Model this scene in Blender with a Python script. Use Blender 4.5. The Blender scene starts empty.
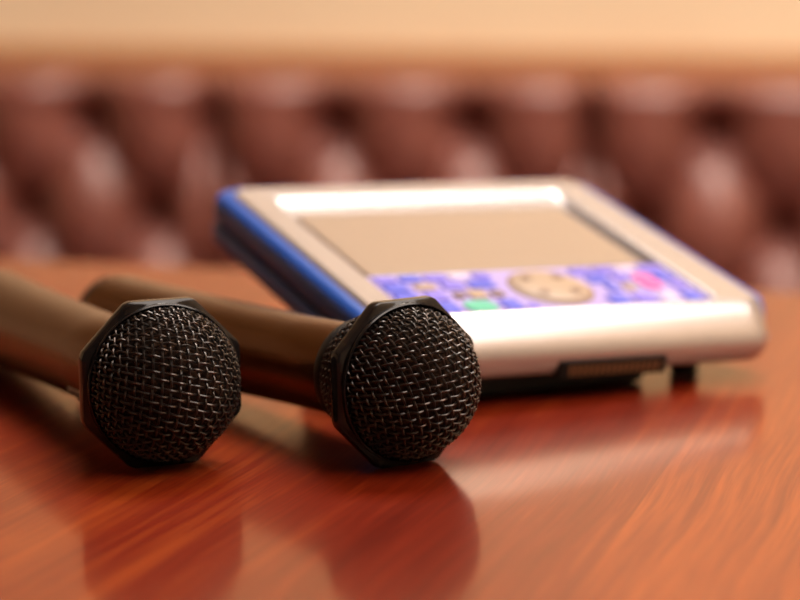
import bpy, bmesh, math, random
from mathutils import Vector, Matrix
random.seed(7)
PI = math.pi
R = math.radians
C = bpy.context.scene.collection
TZ = 0.70                      # height of the table top

# ------------------------------------------------------------------ helpers
def mat(name, col=(.5, .5, .5), rough=.5, metal=0.0, coat=0.0, coat_rough=.1, spec=.5, emis=None, estr=0.0):
    m = bpy.data.materials.new(name); m.use_nodes = True
    b = m.node_tree.nodes['Principled BSDF']
    b.inputs['Base Color'].default_value = (*col, 1)
    b.inputs['Roughness'].default_value = rough
    b.inputs['Metallic'].default_value = metal
    b.inputs['Specular IOR Level'].default_value = spec
    b.inputs['Coat Weight'].default_value = coat
    b.inputs['Coat Roughness'].default_value = coat_rough
    if emis:
        b.inputs['Emission Color'].default_value = (*emis, 1)
        b.inputs['Emission Strength'].default_value = estr
    return m

def nd(m, typ, **kw):
    n = m.node_tree.nodes.new(typ)
    for k, v in kw.items():
        if k in n.inputs: n.inputs[k].default_value = v
        else: setattr(n, k, v)
    return n

def lk(m, a, b): m.node_tree.links.new(a, b)

def add_noise_bump(m, scale, strength, dist=.001, detail=4):
    t = nd(m, 'ShaderNodeTexCoord'); n = nd(m, 'ShaderNodeTexNoise', Scale=scale, Detail=detail)
    b = nd(m, 'ShaderNodeBump', Strength=strength, Distance=dist)
    lk(m, t.outputs['Object'], n.inputs['Vector']); lk(m, n.outputs['Fac'], b.inputs['Height'])
    lk(m, b.outputs['Normal'], m.node_tree.nodes['Principled BSDF'].inputs['Normal'])

def vary_color(m, c1, c2, scale, detail=3, lo=.35, hi=.65):
    t = nd(m, 'ShaderNodeTexCoord'); n = nd(m, 'ShaderNodeTexNoise', Scale=scale, Detail=detail)
    r = nd(m, 'ShaderNodeValToRGB')
    r.color_ramp.elements[0].position = lo; r.color_ramp.elements[0].color = (*c1, 1)
    r.color_ramp.elements[1].position = hi; r.color_ramp.elements[1].color = (*c2, 1)
    lk(m, t.outputs['Object'], n.inputs['Vector']); lk(m, n.outputs['Fac'], r.inputs['Fac'])
    lk(m, r.outputs['Color'], m.node_tree.nodes['Principled BSDF'].inputs['Base Color'])

def obj(name, bm, m, parent=None, M=None, smooth=True, angle=40, bevel=0):
    if M is not None: bm.transform(M)
    bmesh.ops.recalc_face_normals(bm, faces=bm.faces)
    me = bpy.data.meshes.new(name)
    if smooth:
        for f in bm.faces: f.smooth = True
        for e in bm.edges:
            if len(e.link_faces) == 2 and e.calc_face_angle(0) > R(angle): e.smooth = False
    bm.to_mesh(me); bm.free()
    for q in (m if isinstance(m, (list, tuple)) else [m]): me.materials.append(q)
    o = bpy.data.objects.new(name, me); C.objects.link(o)
    if parent: o.parent = parent
    if bevel:
        b = o.modifiers.new('bevel', 'BEVEL'); b.width = bevel; b.segments = 3; b.limit_method = 'ANGLE'
    return o

def thing(name, label, cat, loc=(0, 0, 0), rotz=0, group=None):
    o = bpy.data.objects.new(name, None); C.objects.link(o)
    o.empty_display_size = .02
    o.location = loc; o.rotation_euler = (0, 0, rotz)
    o['label'] = label; o['category'] = cat
    if group: o['group'] = group
    return o

def box(bm, x0, x1, y0, y1, z0, z1, mi=0):
    v = [bm.verts.new(p) for p in ((x0,y0,z0),(x1,y0,z0),(x1,y1,z0),(x0,y1,z0),(x0,y0,z1),(x1,y0,z1),(x1,y1,z1),(x0,y1,z1))]
    for q in ((3,2,1,0),(4,5,6,7),(0,1,5,4),(1,2,6,5),(2,3,7,6),(3,0,4,7)):
        f = bm.faces.new([v[i] for i in q]); f.material_index = mi

def skin_loops(bm, loops, cap0=True, cap1=True, mi=None):
    vs = [[bm.verts.new(p) for p in L] for L in loops]
    n = len(vs[0])
    for k, (a, b) in enumerate(zip(vs, vs[1:])):
        for i in range(n):
            j = (i+1) % n
            f = bm.faces.new((a[i], a[j], b[j], b[i]))
            if mi: f.material_index = mi[k]
    if cap0: bm.faces.new(list(reversed(vs[0])))
    if cap1: bm.faces.new(vs[-1])
    return vs

def rrect(x0, x1, y0, y1, r, z, n=8):
    pts = []
    for cx, cy, a0 in ((x1-r, y1-r, 0), (x0+r, y1-r, 90), (x0+r, y0+r, 180), (x1-r, y0+r, 270)):
        for k in range(n+1):
            a = R(a0 + 90*k/n)
            pts.append((cx+r*math.cos(a), cy+r*math.sin(a), z))
    return pts

def loft(rows, **kw):      # rows of (x0,x1,y0,y1,r,z)
    bm = bmesh.new(); skin_loops(bm, [rrect(*q) for q in rows], **kw); return bm

def lathe_y(prof, n=96, cap0=True, cap1=True):    # prof of (y, r), round the y axis
    bm = bmesh.new()
    skin_loops(bm, [[(r*math.cos(2*PI*i/n), y, r*math.sin(2*PI*i/n)) for i in range(n)] for y, r in prof], cap0, cap1)
    return bm

def tube(bm, pts, rad, n=6, closed=False):
    loops = []; N = len(pts); prev = None
    for i, p in enumerate(pts):
        a = pts[(i-1) % N] if (closed or i > 0) else p
        b = pts[(i+1) % N] if (closed or i < N-1) else p
        t = (b-a).normalized()
        if prev is None:
            u = t.orthogonal().normalized()
        else:
            u = (prev - t*prev.dot(t)).normalized()
        prev = u; w = t.cross(u)
        loops.append([bm.verts.new(p + u*(rad*math.cos(2*PI*k/n)) + w*(rad*math.sin(2*PI*k/n))) for k in range(n)])
    rng = range(N if closed else N-1)
    for i in rng:
        A, B = loops[i], loops[(i+1) % N]
        off = 0
        if closed and i == N-1:
            off = min(range(n), key=lambda s: (A[0].co-B[s].co).length)
        for k in range(n):
            bm.faces.new((A[k], A[(k+1) % n], B[(k+1+off) % n], B[(k+off) % n]))
    if not closed:
        bm.faces.new(list(reversed(loops[0]))); bm.faces.new(loops[-1])

# ------------------------------------------------------------------ materials
M_wire = mat('black painted steel wire', (.05, .045, .043), .30, .6)
vary_color(M_wire, (.036, .031, .029), (.085, .055, .043), 260, 3, .45, .8)
M_foam = mat('dark brown windscreen foam', (.018, .011, .008), .95, spec=.2)
vary_color(M_foam, (.012, .007, .005), (.075, .036, .02), 700, 4, .4, .75)
add_noise_bump(M_foam, 900, .8, .001)
M_ring = mat('glossy black ring metal', (.014, .011, .011), .15, .4)
M_handle = mat('dark bronze lacquered metal', (.11, .038, .008), .27, .7)
add_noise_bump(M_handle, 600, .06, .0002)
M_collar = mat('black satin plastic', (.006, .005, .005), .45, spec=.3)
M_red = mat('red indicator lens', (.5, .01, .01), .3)
M_grey = mat('grey switch plate', (.2, .17, .16), .35, .5)

# wood
M_wood = mat('varnished cherry wood', (.3, .08, .02), .4, spec=.05)
def make_wood(m, c_dark, c_mid, c_light, seam=True):
    b = m.node_tree.nodes['Principled BSDF']
    t = nd(m, 'ShaderNodeTexCoord')
    # slow sideways wander of the grain
    w = nd(m, 'ShaderNodeTexNoise', Scale=2.2, Detail=2)
    lk(m, t.outputs['Object'], w.inputs['Vector'])
    sub = nd(m, 'ShaderNodeVectorMath', operation='SUBTRACT'); sub.inputs[1].default_value = (.5, .5, .5)
    lk(m, w.outputs['Color'], sub.inputs[0])
    sc = nd(m, 'ShaderNodeVectorMath', operation='SCALE'); sc.inputs['Scale'].default_value = .04
    lk(m, sub.outputs[0], sc.inputs[0])
    ad = nd(m, 'ShaderNodeVectorMath', operation='ADD')
    lk(m, t.outputs['Object'], ad.inputs[0]); lk(m, sc.outputs[0], ad.inputs[1])
    # per-strip offset
    sep = nd(m, 'ShaderNodeSeparateXYZ'); lk(m, t.outputs['Object'], sep.inputs[0])
    dv = nd(m, 'ShaderNodeMath', operation='DIVIDE'); dv.inputs[1].default_value = .118; lk(m, sep.outputs['X'], dv.inputs[0])
    ofs = nd(m, 'ShaderNodeMath', operation='ADD'); ofs.inputs[1].default_value = .36; lk(m, dv.outputs[0], ofs.inputs[0])
    fl = nd(m, 'ShaderNodeMath', operation='FLOOR'); lk(m, ofs.outputs[0], fl.inputs[0])
    wn = nd(m, 'ShaderNodeTexWhiteNoise', noise_dimensions='1D'); lk(m, fl.outputs[0], wn.inputs['W'])
    s3 = nd(m, 'ShaderNodeVectorMath', operation='SCALE'); s3.inputs['Scale'].default_value = 3.0
    lk(m, wn.outputs['Color'], s3.inputs[0])
    ad2 = nd(m, 'ShaderNodeVectorMath', operation='ADD'); lk(m, ad.outputs[0], ad2.inputs[0]); lk(m, s3.outputs[0], ad2.inputs[1])
    def streak(sx, sy, scale, detail):
        mp = nd(m, 'ShaderNodeMapping'); mp.inputs['Scale'].default_value = (sx, sy, 1)
        lk(m, ad2.outputs[0], mp.inputs['Vector'])
        n = nd(m, 'ShaderNodeTexNoise', Scale=scale, Detail=detail, Roughness=.6); lk(m, mp.outputs[0], n.inputs['Vector'])
        return n.outputs['Fac']
    broad = streak(30, 2.2, 1, 3)
    mid = streak(200, 6, 1, 4)
    fine = streak(800, 22, 1, 3)
    def mul(a, k):
        q = nd(m, 'ShaderNodeMath', operation='MULTIPLY'); q.inputs[1].default_value = k; lk(m, a, q.inputs[0]); return q.outputs[0]
    def add(a, c):
        q = nd(m, 'ShaderNodeMath', operation='ADD'); lk(m, a, q.inputs[0]); lk(m, c, q.inputs[1]); return q.outputs[0]
    v = add(add(mul(broad, .38), mul(mid, .36)), add(mul(fine, .32), mul(wn.outputs['Value'], .10)))
    r = nd(m, 'ShaderNodeValToRGB'); e = r.color_ramp.elements
    e[0].position = .37; e[0].color = (*c_dark, 1)
    e[1].position = .82; e[1].color = (*c_light, 1)
    k = e.new(.575); k.color = (*c_mid, 1)
    lk(m, v, r.inputs['Fac']); lk(m, r.outputs['Color'], b.inputs['Base Color'])
    bp = nd(m, 'ShaderNodeBump', Strength=.10, Distance=.0004); lk(m, fine, bp.inputs['Height'])
    lk(m, bp.outputs['Normal'], b.inputs['Normal']); 
    bp2 = nd(m, 'ShaderNodeBump', Strength=.035, Distance=.0003); lk(m, fine, bp2.inputs['Height'])
    # amber varnish: its own slightly warm gloss over the wood
    fr = nd(m, 'ShaderNodeFresnel', IOR=1.5)
    k6 = nd(m, 'ShaderNodeMath', operation='MULTIPLY'); k6.inputs[1].default_value = .70; lk(m, fr.outputs[0], k6.inputs[0])
    gl = nd(m, 'ShaderNodeBsdfGlossy'); gl.inputs['Color'].default_value = (1, .80, .60, 1); gl.inputs['Roughness'].default_value = .12
    lk(m, bp2.outputs['Normal'], gl.inputs['Normal'])
    mx = nd(m, 'ShaderNodeMixShader'); lk(m, k6.outputs[0], mx.inputs[0]); lk(m, b.outputs[0], mx.inputs[1]); lk(m, gl.outputs[0], mx.inputs[2])
    out = [n for n in m.node_tree.nodes if n.type == 'OUTPUT_MATERIAL'][0]
    lk(m, mx.outputs[0], out.inputs['Surface'])
make_wood(M_wood, (.085, .005, .001), (.16, .013, .003), (.33, .058, .008))
M_edge = mat('dark table edge band', (.09, .02, .008), .35)
M_steel = mat('brushed steel', (.45, .43, .40), .3, 1)

# upholstery and room
M_leather = mat('maroon leather', (.24, .075, .056), .42, spec=1.0)
vary_color(M_leather, (.19, .051, .036), (.26, .080, .058), 14, 3)
add_noise_bump(M_leather, 160, .25, .0015)
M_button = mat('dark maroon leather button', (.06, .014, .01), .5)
M_sofabase = mat('dark sofa plinth', (.03, .012, .01), .6)
M_wall = mat('peach wallpaper', (.80, .62, .42), .85, spec=.2)
vary_color(M_wall, (.80, .61, .41), (.82, .635, .43), 5, 4)
add_noise_bump(M_wall, 250, .15, .001)
M_strip = mat('orange brown strip', (.42, .17, .055), .45)
M_darkwall = mat('dark brown panelling', (.07, .04, .028), .6)
M_floor = mat('brown carpet', (.10, .05, .03), .95, spec=.1)
vary_color(M_floor, (.07, .03, .02), (.13, .07, .045), 60, 4)
M_ceil = mat('cream ceiling', (.78, .70, .58), .9, spec=.1)

# tablet
M_silver = mat('silver painted plastic', (.47, .435, .44), .25, .7)
M_blue = mat('royal blue plastic', (.008, .072, .38), .42, spec=.35)
M_black = mat('matt black plastic', (.006, .005, .005), .6, spec=.2)
M_seam = mat('dark seam', (.004, .006, .02), .6)
M_screen = mat('resistive touch screen', (.215, .15, .12), .3, coat=1, coat_rough=.1)
M_panel = mat('lilac key panel', (.36, .29, .66), .35)
M_kblue = mat('blue key', (.06, .08, .62), .4)
M_kviolet = mat('violet key', (.17, .13, .66), .4)
M_kwhite = mat('white key', (.55, .47, .70), .4)
M_kgreen = mat('green key', (.06, .45, .30), .4)
M_kpink = mat('pink key', (.70, .09, .36), .4)
M_kbeige = mat('beige key', (.38, .27, .19), .4)
M_kdark = mat('dark brown print', (.16, .09, .07), .5)
M_kring = mat('brown dial surround', (.24, .15, .11), .5)
M_copper = mat('copper contacts', (.16, .075, .03), .5, .3)

# ------------------------------------------------------------------ microphones
RD, PU, PV, AW, WR = .0248, .00300, .00262, .00048, .00043
def weave(a1, a2, yo=-.0015):
    """woven wire dome; a1, a2 are the headings of the two wire families seen from the front"""
    bm = bmesh.new()
    e1 = Vector((math.cos(a1), math.sin(a1))); e2 = Vector((math.cos(a2), math.sin(a2)))
    lim = RD*R(94)
    def P(u, v, d):
        q = e1*u + e2*v; rr = q.length
        th = rr/RD
        # a little stretch of the cloth over the dome
        if rr < 1e-9: return Vector((0, yo+RD+d, 0))
        s = (RD+d)*math.sin(th)
        return Vector((-q.x/rr*s, yo+(RD+d)*math.cos(th), q.y/rr*s))
    for fam in (0, 1):
        step, other = (PV, PU) if fam == 0 else (PU, PV)
        n = int(lim*1.15/step)+2
        for i in range(-n, n+1):
            jit = random.uniform(-.06, .06)*step
            pts = []; run = []
            m = int(lim*1.2/other*6)
            for k in range(-m, m+1):
                s = k*other/6
                if fam == 0: u, v = s, i*step+jit
                else: u, v = i*step+jit, s
                if (e1*u+e2*v).length > lim: continue
                sg = 1 if fam == 0 else -1
                d = sg*AW*math.cos(PI*k/6)*(-1)**i
                pts.append(P(u, v, d))
            if len(pts) > 3: tube(bm, pts, WR, 6)
    return bm

REAR = [(-.002, .0250), (-.006, .0247), (-.011, .0236), (-.016, .0217), (-.021, .0192), (-.0245, .0172)]
def rear_r(t):      # t 0..1 along the rear profile
    x = t*(len(REAR)-1); i = min(int(x), len(REAR)-2); f = x-i
    return (REAR[i][0]*(1-f)+REAR[i+1][0]*f, REAR[i][1]*(1-f)+REAR[i+1][1]*f)
def rear_weave():
    bm = bmesh.new(); NL, NR = 56, 11
    for i in range(NR):
        y, r = rear_r((i+.5)/NR); pts = []
        for k in range(NL*4):
            d = AW*math.cos(PI*k/4)*(-1)**i; a = 2*PI*k/(NL*4)
            pts.append(Vector(((r+d)*math.cos(a), y, (r+d)*math.sin(a))))
        tube(bm, pts, WR, 5, closed=True)
    for j in range(NL):
        a = 2*PI*j/NL; pts = []
        for k in range(NR*5+1):
            y, r = rear_r(k/(NR*5))
            d = -AW*math.cos(PI*(k/5-.5))*(-1)**j
            pts.append(Vector(((r+d)*math.cos(a), y, (r+d)*math.sin(a))))
        tube(bm, pts, WR, 5)
    return bm

AP = .0275
def octo(a, blend, y, n=160):
    """loop between an octagon of apothem a (blend 0) and a circle of radius a (blend 1)"""
    out = []
    for i in range(n):
        th = 2*PI*i/n
        c = ((th+PI/8) % (PI/4)) - PI/8
        r = min(a/math.cos(c), a*1.068)
        r = r*(1-blend) + a*blend
        out.append((r*math.cos(th), y, r*math.sin(th)))
    return out

def ring_mesh():
    bm = bmesh.new()
    rows = [(.0252, 1, -.0022), (.0258, .6, -.0032), (.0268, .1, -.0036), (.0273, 0, -.0032), (AP, 0, -.0024), (AP, 0, -.0002),
            (.0273, 0, .0006), (.0268, .05, .0010), (.0264, .5, .0012), (.0263, 1, .0014), (.0265, 1, .0024), (.0264, 1, .0030), (.0260, 1, .0033),
            (.0257, 1, .0031), (.0255, 1, .0024), (.0250, 1, .0020), (.0246, 1, -.0022)]
    loops = [octo(a, b, y) for a, b, y in rows]
    vs = [[bm.verts.new(p) for p in L] for L in loops]
    n = len(vs[0])
    for k in range(len(vs)):
        a, b = vs[k], vs[(k+1) % len(vs)]
        for i in range(n):
            j = (i+1) % n; bm.faces.new((a[i], a[j], b[j], b[i]))
    return bm

def make_mic(label, loc, heading, a1, a2, yo=-.0015, L=.206, tail_r=.0186, switch_roll=0, dot=False):
    """the head faces +Y before turning; the tail rests on the table behind it"""
    t = thing('microphone', label, 'microphone', loc, heading, 'microphones lying on the table')
    hb = tail_r + .0003
    pitch = math.asin((AP-hb)/(L-.004))
    Mx = Matrix.Translation((0, 0, AP+.0003)) @ Matrix.Rotation(pitch, 4, 'X')
    obj('grille', weave(a1, a2, yo), M_wire, t, Mx)
    obj('octagonal_ring', ring_mesh(), M_ring, t, Mx, angle=28)
    obj('rear_grille', rear_weave(), M_wire, t, Mx)
    fp = [(-.0240, .0001)] + [(y, r-.0013) for y, r in reversed(REAR)] + [(yo+.0232*math.sin(R(a)), .0232*math.cos(R(a))) for a in range(5, 90, 5)] + [(yo+.0232, .0001)]
    obj('windscreen_foam', lathe_y(fp), M_foam, t, Mx)
    obj('neck_collar', lathe_y([(-.0240, .0150), (-.0240, .0180), (-.0246, .0184), (-.0275, .0184), (-.0282, .0180), (-.0300, .0160), (-.0302, .0130)]), M_collar, t, Mx)
    prof = [(-.0300, .0140), (-.0302, .0154), (-.0315, .0158), (-.06, .0159), (-.10, .0164), (-.14, .0170), (-.18, .0179), (-L+.009, tail_r)]
    obj('handle', lathe_y(prof), M_handle, t, Mx)
    obj('tail_cap', lathe_y([(-L+.009, tail_r-.001), (-L+.0088, tail_r-.0006), (-L+.004, tail_r-.0006), (-L+.001, tail_r-.003), (-L, tail_r-.007), (-L, .0001)]), M_collar, t, Mx)
    # slide switch let into the handle
    bm = bmesh.new(); skin_loops(bm, [[(x, y, z) for x, y, _ in rrect(-.005, .005, -.062, -.038, .0035, 0)] for z in (.0140, .0160)])
    bm2 = Mx @ Matrix.Rotation(switch_roll, 4, 'Y')
    sw = obj('power_switch', bm, M_grey, t, bm2, bevel=.0004)
    bm = bmesh.new(); box(bm, -.003, .003, -.052, -.046, .0158, .0172)
    obj('slider', bm, M_collar, sw, bm2, bevel=.0005)
    if dot:
        bm = bmesh.new(); box(bm, -.0022, .0022, -.0445, -.0405, .0158, .0165)
        o = obj('indicator', bm, M_red, sw, bm2, bevel=.0004); o['label'] = 'small red power mark on the switch'
    return t

make_mic('left black mesh microphone, facing the viewer, its bronze handle cut by the picture edge',
         (-.0778, .7705, TZ), R(180+25.5), R(-14), R(84), yo=.0005, switch_roll=R(140), dot=True)
make_mic('right black mesh microphone, turned to the right, its head in front of the tablet',
         (.0020, .7715, TZ), R(180+34.8), R(7), R(109), switch_roll=R(200))

# ------------------------------------------------------------------ touch panel remote
TW, TD = .1601, .1658
TYAW, TTILT, TROLL = R(26.5), R(12.5), R(1.76)
KX, KY, KZ = .1685/.1601, .1530/.1658, .92
FR = Vector((.1436, .9206, .030))
TR = Matrix.Rotation(TTILT, 4, 'X') @ Matrix.Rotation(TROLL, 4, 'Y')
exv = Vector((math.cos(TYAW), math.sin(TYAW), 0))
FL = FR - (Matrix.Rotation(TYAW, 4, 'Z') @ TR) @ Vector((TW*KX, 0, 0))
tab = thing('tablet_remote', 'silver tablet remote with blue sides, grey screen and coloured keys, propped behind the microphones', 'tablet remote',
            (FL.x, FL.y, TZ), TYAW)
TM = Matrix.Translation((0, 0, FL.z)) @ TR @ Matrix.Diagonal((KX, KY, KZ, 1))   # local: x right, y back, z out of the face
W, D = TW, TD
# silver face with a rolled front edge, recessed opening for screen and keys
ox0, ox1, oy0, oy1 = .014, W-.020, .005, D-.036
rows = [(.002, W-.002, -.004, D-.003, .010, -.0245), (.0005, W-.0005, -.0088, D-.002, .011, -.0228), (-.0002, W+.0002, -.0106, D-.0015, .011, -.0195),
        (-.0002, W+.0002, -.0112, D-.0015, .011, -.0160), (0, W, -.0106, D-.0015, .011, -.0130), (.0002, W-.0002, -.0092, D-.0015, .011, -.0104),
        (.0004, W-.0004, -.0070, D-.0018, .011, -.0076), (.0006, W-.0006, -.0044, D-.002, .010, -.0048), (.0012, W-.0012, -.0018, D-.0026, .009, -.0022),
        (.0020, W-.0020, .0004, D-.0034, .009, -.0005), (.003, W-.003, .0014, D-.0045, .008, .0001),
        (ox0-.0012, ox1+.0012, oy0-.0012, oy1+.0175, .004, .0004),
        (ox0, ox1, oy0, oy1+.0160, .003, -.0002), (ox0+.0004, ox1-.0004, oy0+.0004, oy1, .002, -.0037)]
obj('silver_bezel', loft(rows, cap1=True), M_silver, tab, TM, angle=24)
# blue sides in two layers with a dark seam between
e = .0034
rows = [(.003, W-.003, .002, D-.004, .010, -.0244), (-e+.0006, W+e-.0006, -.0030, D+e-.0006, .012, -.0242), (-e-.0005, W+e+.0005, -.005, D+e, .012, -.0228), (-e-.0008, W+e+.0008, -.006, D+e+.0003, .012, -.0165),
        (-e, W+e, -.0055, D+e-.0004, .012, -.0152)]
obj('blue_base', loft(rows), M_blue, tab, TM, angle=50)
rows = [(-e+.0016, W+e-.0016, 0, D+e-.0016, .011, -.0156), (-e+.0016, W+e-.0016, 0, D+e-.0016, .011, -.0126)]
obj('side_seam', loft(rows), M_seam, tab, TM)
rows = [(-e, W+e, -.0020, D+e-.0004, .012, -.0130), (-e-.0008, W+e+.0008, -.0020, D+e+.0003, .012, -.0118), (-e-.0008, W+e+.0008, .0005, D+e+.0003, .012, -.0055),
        (-e, W+e, .002, D+e-.0006, .012, -.0028), (-.0006, W+.0006, .0004, D-.0004, .011, -.0012), (.001, W-.001, .002, D-.002, .010, -.0014), (.003, W-.003, .004, D-.004, .010, -.0060)]
obj('blue_rim', loft(rows), M_blue, tab, TM, angle=50)
# screen
sy0 = .052
sc = obj('screen', loft([(ox0+.003, ox1-.006, sy0, oy1-.002, .002, -.0040), (ox0+.003, ox1-.006, sy0, oy1-.002, .002, -.0016), (ox0+.0036, ox1-.0066, sy0+.0006, oy1-.0026, .0018, -.0012)]), M_screen, tab, TM, angle=15)
# key panel
pn = obj('key_panel', loft([(ox0+.0008, ox1-.0008, oy0+.001, sy0-.001, .002, -.0040), (ox0+.0008, ox1-.0008, oy0+.001, sy0-.001, .002, -.0012)]), M_panel, tab, TM, angle=15)
def key(x0, x1, y0, y1, m, r=.0012, z=-.0012, h=.0009, name='key', label=None, parent=None):
    x0 += .0004; x1 -= .0004
    r = min(r, (x1-x0)*.49, (y1-y0)*.49)
    o = obj(name, loft([(x0, x1, y0, y1, r, z-.0003), (x0, x1, y0, y1, r, z+h*.7), (x0+.0004, x1-.0004, y0+.0004, y1-.0004, max(r-.0004, .0002), z+h)]), m, parent or pn, TM, angle=15)
    if label: o['label'] = label
    return o
K = 1/1000
keys = [
 # back row of keys, just in front of the screen
 (16, 25, 42, 49, M_kviolet), (26, 35, 42, 49, M_kblue), (36, 45, 42, 49, M_kviolet), (46, 55, 42, 49, M_kwhite), (56, 63, 42, 49, M_kviolet),
 (97, 106, 42, 49, M_kviolet), (107, 116, 42, 49, M_kviolet), (117, 126, 42, 49, M_kwhite), (127, 137, 42, 49, M_kviolet),
 (16, 26, 32, 40, M_kblue), (28, 37, 33, 39, M_kbeige), (39, 48, 32, 40, M_kviolet), (50, 61, 32, 40, M_kblue),
 (100, 109, 32, 40, M_kblue), (111, 118, 32, 40, M_kviolet), (129, 137, 32, 40, M_kblue),
 (16, 26, 21, 30, M_kblue), (28, 37, 21, 30, M_kviolet), (39, 44, 22, 28, M_kdark), (45, 53, 21, 30, M_kbeige), (54, 60, 22, 28, M_kdark),
 (103, 108, 21, 30, M_kblue), (110, 116, 22, 29, M_kbeige), (131, 137, 21, 30, M_kviolet),
 (16, 26, 7, 18, M_kwhite), (28, 36, 7, 18, M_kblue), (53, 61, 7, 18, M_kblue), (62, 67, 7, 12, M_kviolet),
 (97, 106, 7, 17, M_kblue), (108, 117, 7, 17, M_kviolet), (119, 127, 7, 17, M_kwhite), (129, 137, 7, 17, M_kblue),
]
for a, b_, c, d_, m in keys: key(a*K, b_*K, c*K, d_*K, m)
key(38*K, 51*K, 7*K, 18*K, M_kgreen, .004, label='green key')
key(119*K, 128*K, 22*K, 39*K, M_kpink, .004, label='pink key')
# round dial with its dark surround
def disc(cx, cy, rx, ry, z0, z1, n=48):
    bm = bmesh.new()
    skin_loops(bm, [[(cx+k*rx*math.cos(2*PI*i/n), cy+k*ry*math.sin(2*PI*i/n), z) for i in range(n)] for k, z in ((1, z0), (1, z1-.0003), (.95, z1))])
    return bm
dl = obj('dial', disc(.081, .029, .0160, .0195, -.0030, -.0006), M_kring, pn, TM); dl['label'] = 'round beige dial in a dark surround'
obj('dial_cap', disc(.0815, .0300, .0138, .0170, -.0012, .0002), M_kbeige, dl, TM)
for a in range(4):
    cx = .0815+.0095*math.cos(R(45+90*a)); cy = .0300+.0118*math.sin(R(45+90*a))
    obj('dial_mark', disc(cx, cy, .0022, .0028, 0, .0007, 20), M_kring, dl, TM)
# connector slot with its copper contacts, low in the front edge
bm = bmesh.new(); box(bm, .067, .112, -.0120, -.003, -.0246, -.0165)
cn = obj('connector', bm, M_black, tab, TM, bevel=.0008)
bm = bmesh.new()
for i in range(16): box(bm, .0712+i*.0024, .0727+i*.0024, -.0124, -.0105, -.0230, -.0186)
obj('contact_strip', bm, M_copper, cn, TM)['label'] = 'row of copper contacts'
# black underbody: a wedge that props the back up
bm = bmesh.new()
P = [(.020, .008), (.114, .008), (.114, .120), (.020, .120)]
rowsv = []
for zf in (0, 1):
    L = []
    for x, y in P:
        top = -.0258
        if zf: L.append((x, y, top))
        else:
            q = TM.inverted() @ Vector((x, y+.004, .0006)); L.append((x, q.y, q.z))
    rowsv.append(L)
skin_loops(bm, rowsv)
obj('stand_wedge', bm, M_black, tab, TM, bevel=.002)
rows = [(.012, W-.012, .022, D-.014, .008, -.0280), (.006, W-.006, .006, D-.008, .008, -.0243)]
obj('underplate', loft(rows), M_black, tab, TM)
for fx in (.012, .136):
    bm = bmesh.new(); n = 24
    top = [(TM @ Vector((fx+.0055*math.cos(2*PI*i/n), .016+.0055*math.sin(2*PI*i/n), -.0265))) for i in range(n)]
    c = sum(top, Vector())/n
    bot = [Vector((p.x, p.y, .0006)) for p in top]
    skin_loops(bm, [bot, [Vector((q.x, q.y, .0015)) for q in bot], top])
    obj('rubber_foot', bm, M_black, tab)

# ------------------------------------------------------------------ table
TROT = -R(15.5)
# far edge passes through (-.175,1.221) and (.184,1.131)
edge_mid = Vector((.0, 1.177, 0))
tb = thing('wooden_table', 'large polished reddish cherry wood table carrying the microphones and the tablet', 'table', (edge_mid.x, edge_mid.y, 0), TROT)
x0, x1, y1_, y0_ = -.72, .62, 0, -1.10
obj('tabletop', loft([(x0, x1, y0_, y1_, .02, TZ-.028), (x0, x1, y0_, y1_, .02, TZ-.0015), (x0+.0005, x1-.0005, y0_+.0005, y1_-.0005, .0195, TZ-.0005), (x0+.0015, x1-.0015, y0_+.0015, y1_-.0015, .0185, TZ)]), M_wood, tb, angle=8)
obj('edge_band', loft([(x0+.004, x1-.004, y0_+.004, y1_-.004, .018, TZ-.040), (x0+.004, x1-.004, y0_+.004, y1_-.004, .018, TZ-.028)]), M_edge, tb)
for px in (-.42, .32):
    bm = bmesh.new()
    cy = (y0_+y1_)/2; n = 40
    prof = [(.22, .004), (.22, .014), (.20, .020), (.045, .034), (.035, .05), (.035, TZ-.08), (.10, TZ-.055), (.10, TZ-.041)]
    skin_loops(bm, [[(px+r*math.cos(2*PI*i/n), cy+r*math.sin(2*PI*i/n), z) for i in range(n)] for r, z in prof])
    obj('pedestal', bm, M_steel, tb)

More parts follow.
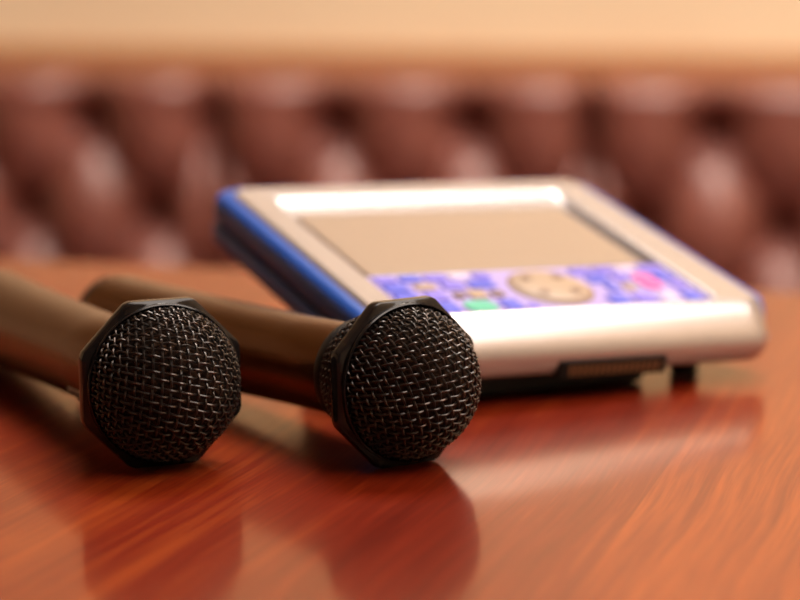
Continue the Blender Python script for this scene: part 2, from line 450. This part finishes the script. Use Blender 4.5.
# ------------------------------------------------------------------ buttoned sofa sections
SYAW = -R(10.6)
SD = 2.70
sdir = Vector((math.cos(SYAW), math.sin(SYAW), 0))
def on_sofa_line(px):           # where the sight line of a picture column meets the sofa front
    k = (px-400)/2400*.998
    # point = (k*y, y) on line (0,SD)+s*sdir
    s = k*SD/(sdir.x - k*sdir.y)
    return s
STOP = TZ-.012                   # top of the back
BX, BZ = .0775, .107             # half column and row spacing of the buttons
def sofa_section(label, s0, s1, phase=0.0):
    wid = s1-s0-.006
    mid = Vector((0, SD, 0)) + sdir*((s0+s1)/2)
    t = thing('sofa_section', label, 'sofa', (mid.x, mid.y, 0), SYAW, 'buttoned sofa sections along the wall')
    zt = STOP-.053               # upper row of buttons
    H0, H1 = .34, STOP
    nx, nz = 110, 110
    def depth(x, z):
        s = x/BX + phase + (z-zt)/BZ; q = x/BX + phase - (z-zt)/BZ
        a = abs(math.cos(PI*s/2)); b = abs(math.cos(PI*q/2))
        f = (a*b)**.6
        if z > zt:
            k = min(1, (z-zt)/.03)
            ch = abs(math.cos(PI*(x/BX+phase)/2))**.6
            f = f*(1-k) + ch*k
        d = .040*f
        # pits at the buttons
        for row in range(0, 3):
            zz = zt-row*BZ
            u = (x/BX+phase - 1 - (row % 2))/2
            dx = (u-round(u))*2*BX
            d -= .045*math.exp(-(dx*dx+(z-zz)**2)/(2*.018**2))
        # roll over at the sides and the top
        ex_ = wid/2-abs(x); r = .028
        if ex_ < r: d -= (r-math.sqrt(max(0, r*r-(r-ex_)**2)))*1.2
        et = H1-z; r = .022
        if et < r: d -= (r-math.sqrt(max(0, r*r-(r-et)**2)))*1.2
        return d
    bm = bmesh.new(); g = []
    for j in range(nz+1):
        z = H0+(H1-H0)*j/nz; row = []
        for i in range(nx+1):
            x = -wid/2+wid*i/nx
            row.append(bm.verts.new((x, -depth(x, z), z)))
        g.append(row)
    for j in range(nz):
        for i in range(nx):
            bm.faces.new((g[j][i], g[j][i+1], g[j+1][i+1], g[j+1][i]))
    # sides, top and back
    per = [g[0][i] for i in range(nx+1)] + [g[j][nx] for j in range(1, nz+1)] + [g[nz][i] for i in range(nx-1, -1, -1)] + [g[j][0] for j in range(nz-1, 0, -1)]
    bk = [bm.verts.new((v.co.x, .11, v.co.z)) for v in per]
    for i in range(len(per)):
        j = (i+1) % len(per); bm.faces.new((per[j], per[i], bk[i], bk[j]))
    bm.faces.new(bk)
    obj('backrest', bm, M_leather, t, angle=70)
    # buttons
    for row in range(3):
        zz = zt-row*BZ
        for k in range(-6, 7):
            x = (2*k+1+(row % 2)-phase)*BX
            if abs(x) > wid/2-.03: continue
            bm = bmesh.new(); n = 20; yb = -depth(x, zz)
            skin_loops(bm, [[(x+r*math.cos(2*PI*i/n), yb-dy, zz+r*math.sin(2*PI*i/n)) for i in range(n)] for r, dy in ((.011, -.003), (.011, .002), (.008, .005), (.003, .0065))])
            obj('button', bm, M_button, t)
    # seat cushion and plinth
    obj('seat', loft([(-wid/2, wid/2, -.50, -.045, .03, .20), (-wid/2, wid/2, -.52, -.045, .04, .24), (-wid/2, wid/2, -.52, -.045, .04, .36), (-wid/2+.01, wid/2-.01, -.51, -.055, .04, .40), (-wid/2+.04, wid/2-.04, -.48, -.085, .04, .415)]), M_leather, t)
    obj('plinth', loft([(-wid/2+.01, wid/2-.01, -.46, .10, .01, .001), (-wid/2+.01, wid/2-.01, -.46, .10, .01, .20)]), M_sofabase, t)
sA, sB = on_sofa_line(215), on_sofa_line(590)
w_ = sB-sA
sofa_section('left buttoned maroon leather sofa section behind the two microphones', sA-w_, sA, .2)
sofa_section('middle buttoned maroon leather sofa section, straight behind the tablet', sA, sB)
sofa_section('right buttoned maroon leather sofa section behind the empty end of the table', sB, sB+w_)

# ------------------------------------------------------------------ room
def place_along(o):
    o.location = (0, SD, 0); o.rotation_euler = (0, 0, SYAW)
def struct(o): o['kind'] = 'structure'; return o
RX0, RX1, RY0, CZ = -2.4, 2.4, -4.6, 2.45
WY = .135
bm = bmesh.new(); box(bm, RX0, RX1, WY, WY+.1, 0, CZ); o = struct(obj('wall_back', bm, M_wall, smooth=False)); place_along(o)
bm = bmesh.new(); box(bm, RX0-.1, RX1+.1, RY0-.1, WY+.1, -.1, 0); o = struct(obj('floor', bm, M_floor, smooth=False)); place_along(o)
bm = bmesh.new(); box(bm, RX0-.1, RX1+.1, RY0-.1, WY+.1, CZ, CZ+.1); o = struct(obj('ceiling', bm, M_ceil, smooth=False)); place_along(o)
bm = bmesh.new(); box(bm, RX0-.1, RX0, RY0, WY+.1, 0, CZ); o = struct(obj('wall_left', bm, M_wall, smooth=False)); place_along(o)
bm = bmesh.new(); box(bm, RX1, RX1+.1, RY0, WY+.1, 0, CZ); o = struct(obj('wall_right', bm, M_wall, smooth=False)); place_along(o)
bm = bmesh.new(); box(bm, RX0-.1, RX1+.1, RY0-.1, RY0, 0, CZ); o = struct(obj('wall_front', bm, M_darkwall, smooth=False)); place_along(o)
bm = bmesh.new(); box(bm, RX0, RX1, WY-.020, WY, STOP-.035, STOP+.022); o = struct(obj('wall_strip_1', bm, M_strip, smooth=False, bevel=.004)); place_along(o)  # orange brown strip along the back wall, level with the sofa top

# ------------------------------------------------------------------ unseen ceiling lamps, added for their light
def added_ceiling_lamp(label, x, y, sx, sy, power, col):
    t = thing('added_ceiling_light', label, 'ceiling light', (x, y, CZ), SYAW, 'unseen added ceiling light panels')
    m = mat('lit diffuser', (.9, .9, .9), .5, emis=col, estr=power)
    bm = bmesh.new(); box(bm, -sx/2, sx/2, -sy/2, sy/2, -.035, -.030)
    obj('diffuser', bm, m, t, smooth=False)
    bm = bmesh.new()
    for a in ((-sx/2-.02, -sx/2, -sy/2-.02, sy/2+.02), (sx/2, sx/2+.02, -sy/2-.02, sy/2+.02), (-sx/2, sx/2, -sy/2-.02, -sy/2), (-sx/2, sx/2, sy/2, sy/2+.02)):
        box(bm, *a, -.04, -.001)
    obj('frame', bm, M_steel, t, smooth=False)
WARM = (1.0, .90, .80)
added_ceiling_lamp('unseen warm ceiling panel nearest the sofa, added to light wall and tablet', .30, 1.75, 1.2, .7, 21, WARM)  # added out of view; brightens the wall and the tablet's back band
added_ceiling_lamp('unseen warm ceiling panel right of the table, added to whiten the tablet front', 1.15, .35, 1.5, 1.6, 7.5, WARM)  # added out of view, set where the tablet's front edge mirrors it

w = bpy.data.worlds.new('room air'); bpy.context.scene.world = w; w.use_nodes = True
w.node_tree.nodes['Background'].inputs[0].default_value = (1, .85, .7, 1)
w.node_tree.nodes['Background'].inputs[1].default_value = .3

# ------------------------------------------------------------------ camera
cam = bpy.data.cameras.new('camera'); co = bpy.data.objects.new('camera', cam); C.objects.link(co)
F = 2400
cam.sensor_width = 36; cam.lens = F/800*36
co.location = (0, 0, TZ+.1837)
co.rotation_euler = (R(90-9.462), 0, 0)
cam.dof.use_dof = True; cam.dof.focus_distance = .768; cam.dof.aperture_fstop = 5.7
cam.clip_start = .02
sc_ = bpy.context.scene; sc_.camera = co
vs = sc_.view_settings
vs.view_transform = 'Standard'; vs.look = 'None'; vs.gamma = 1; vs.use_curve_mapping = False
vs.exposure = -0.07
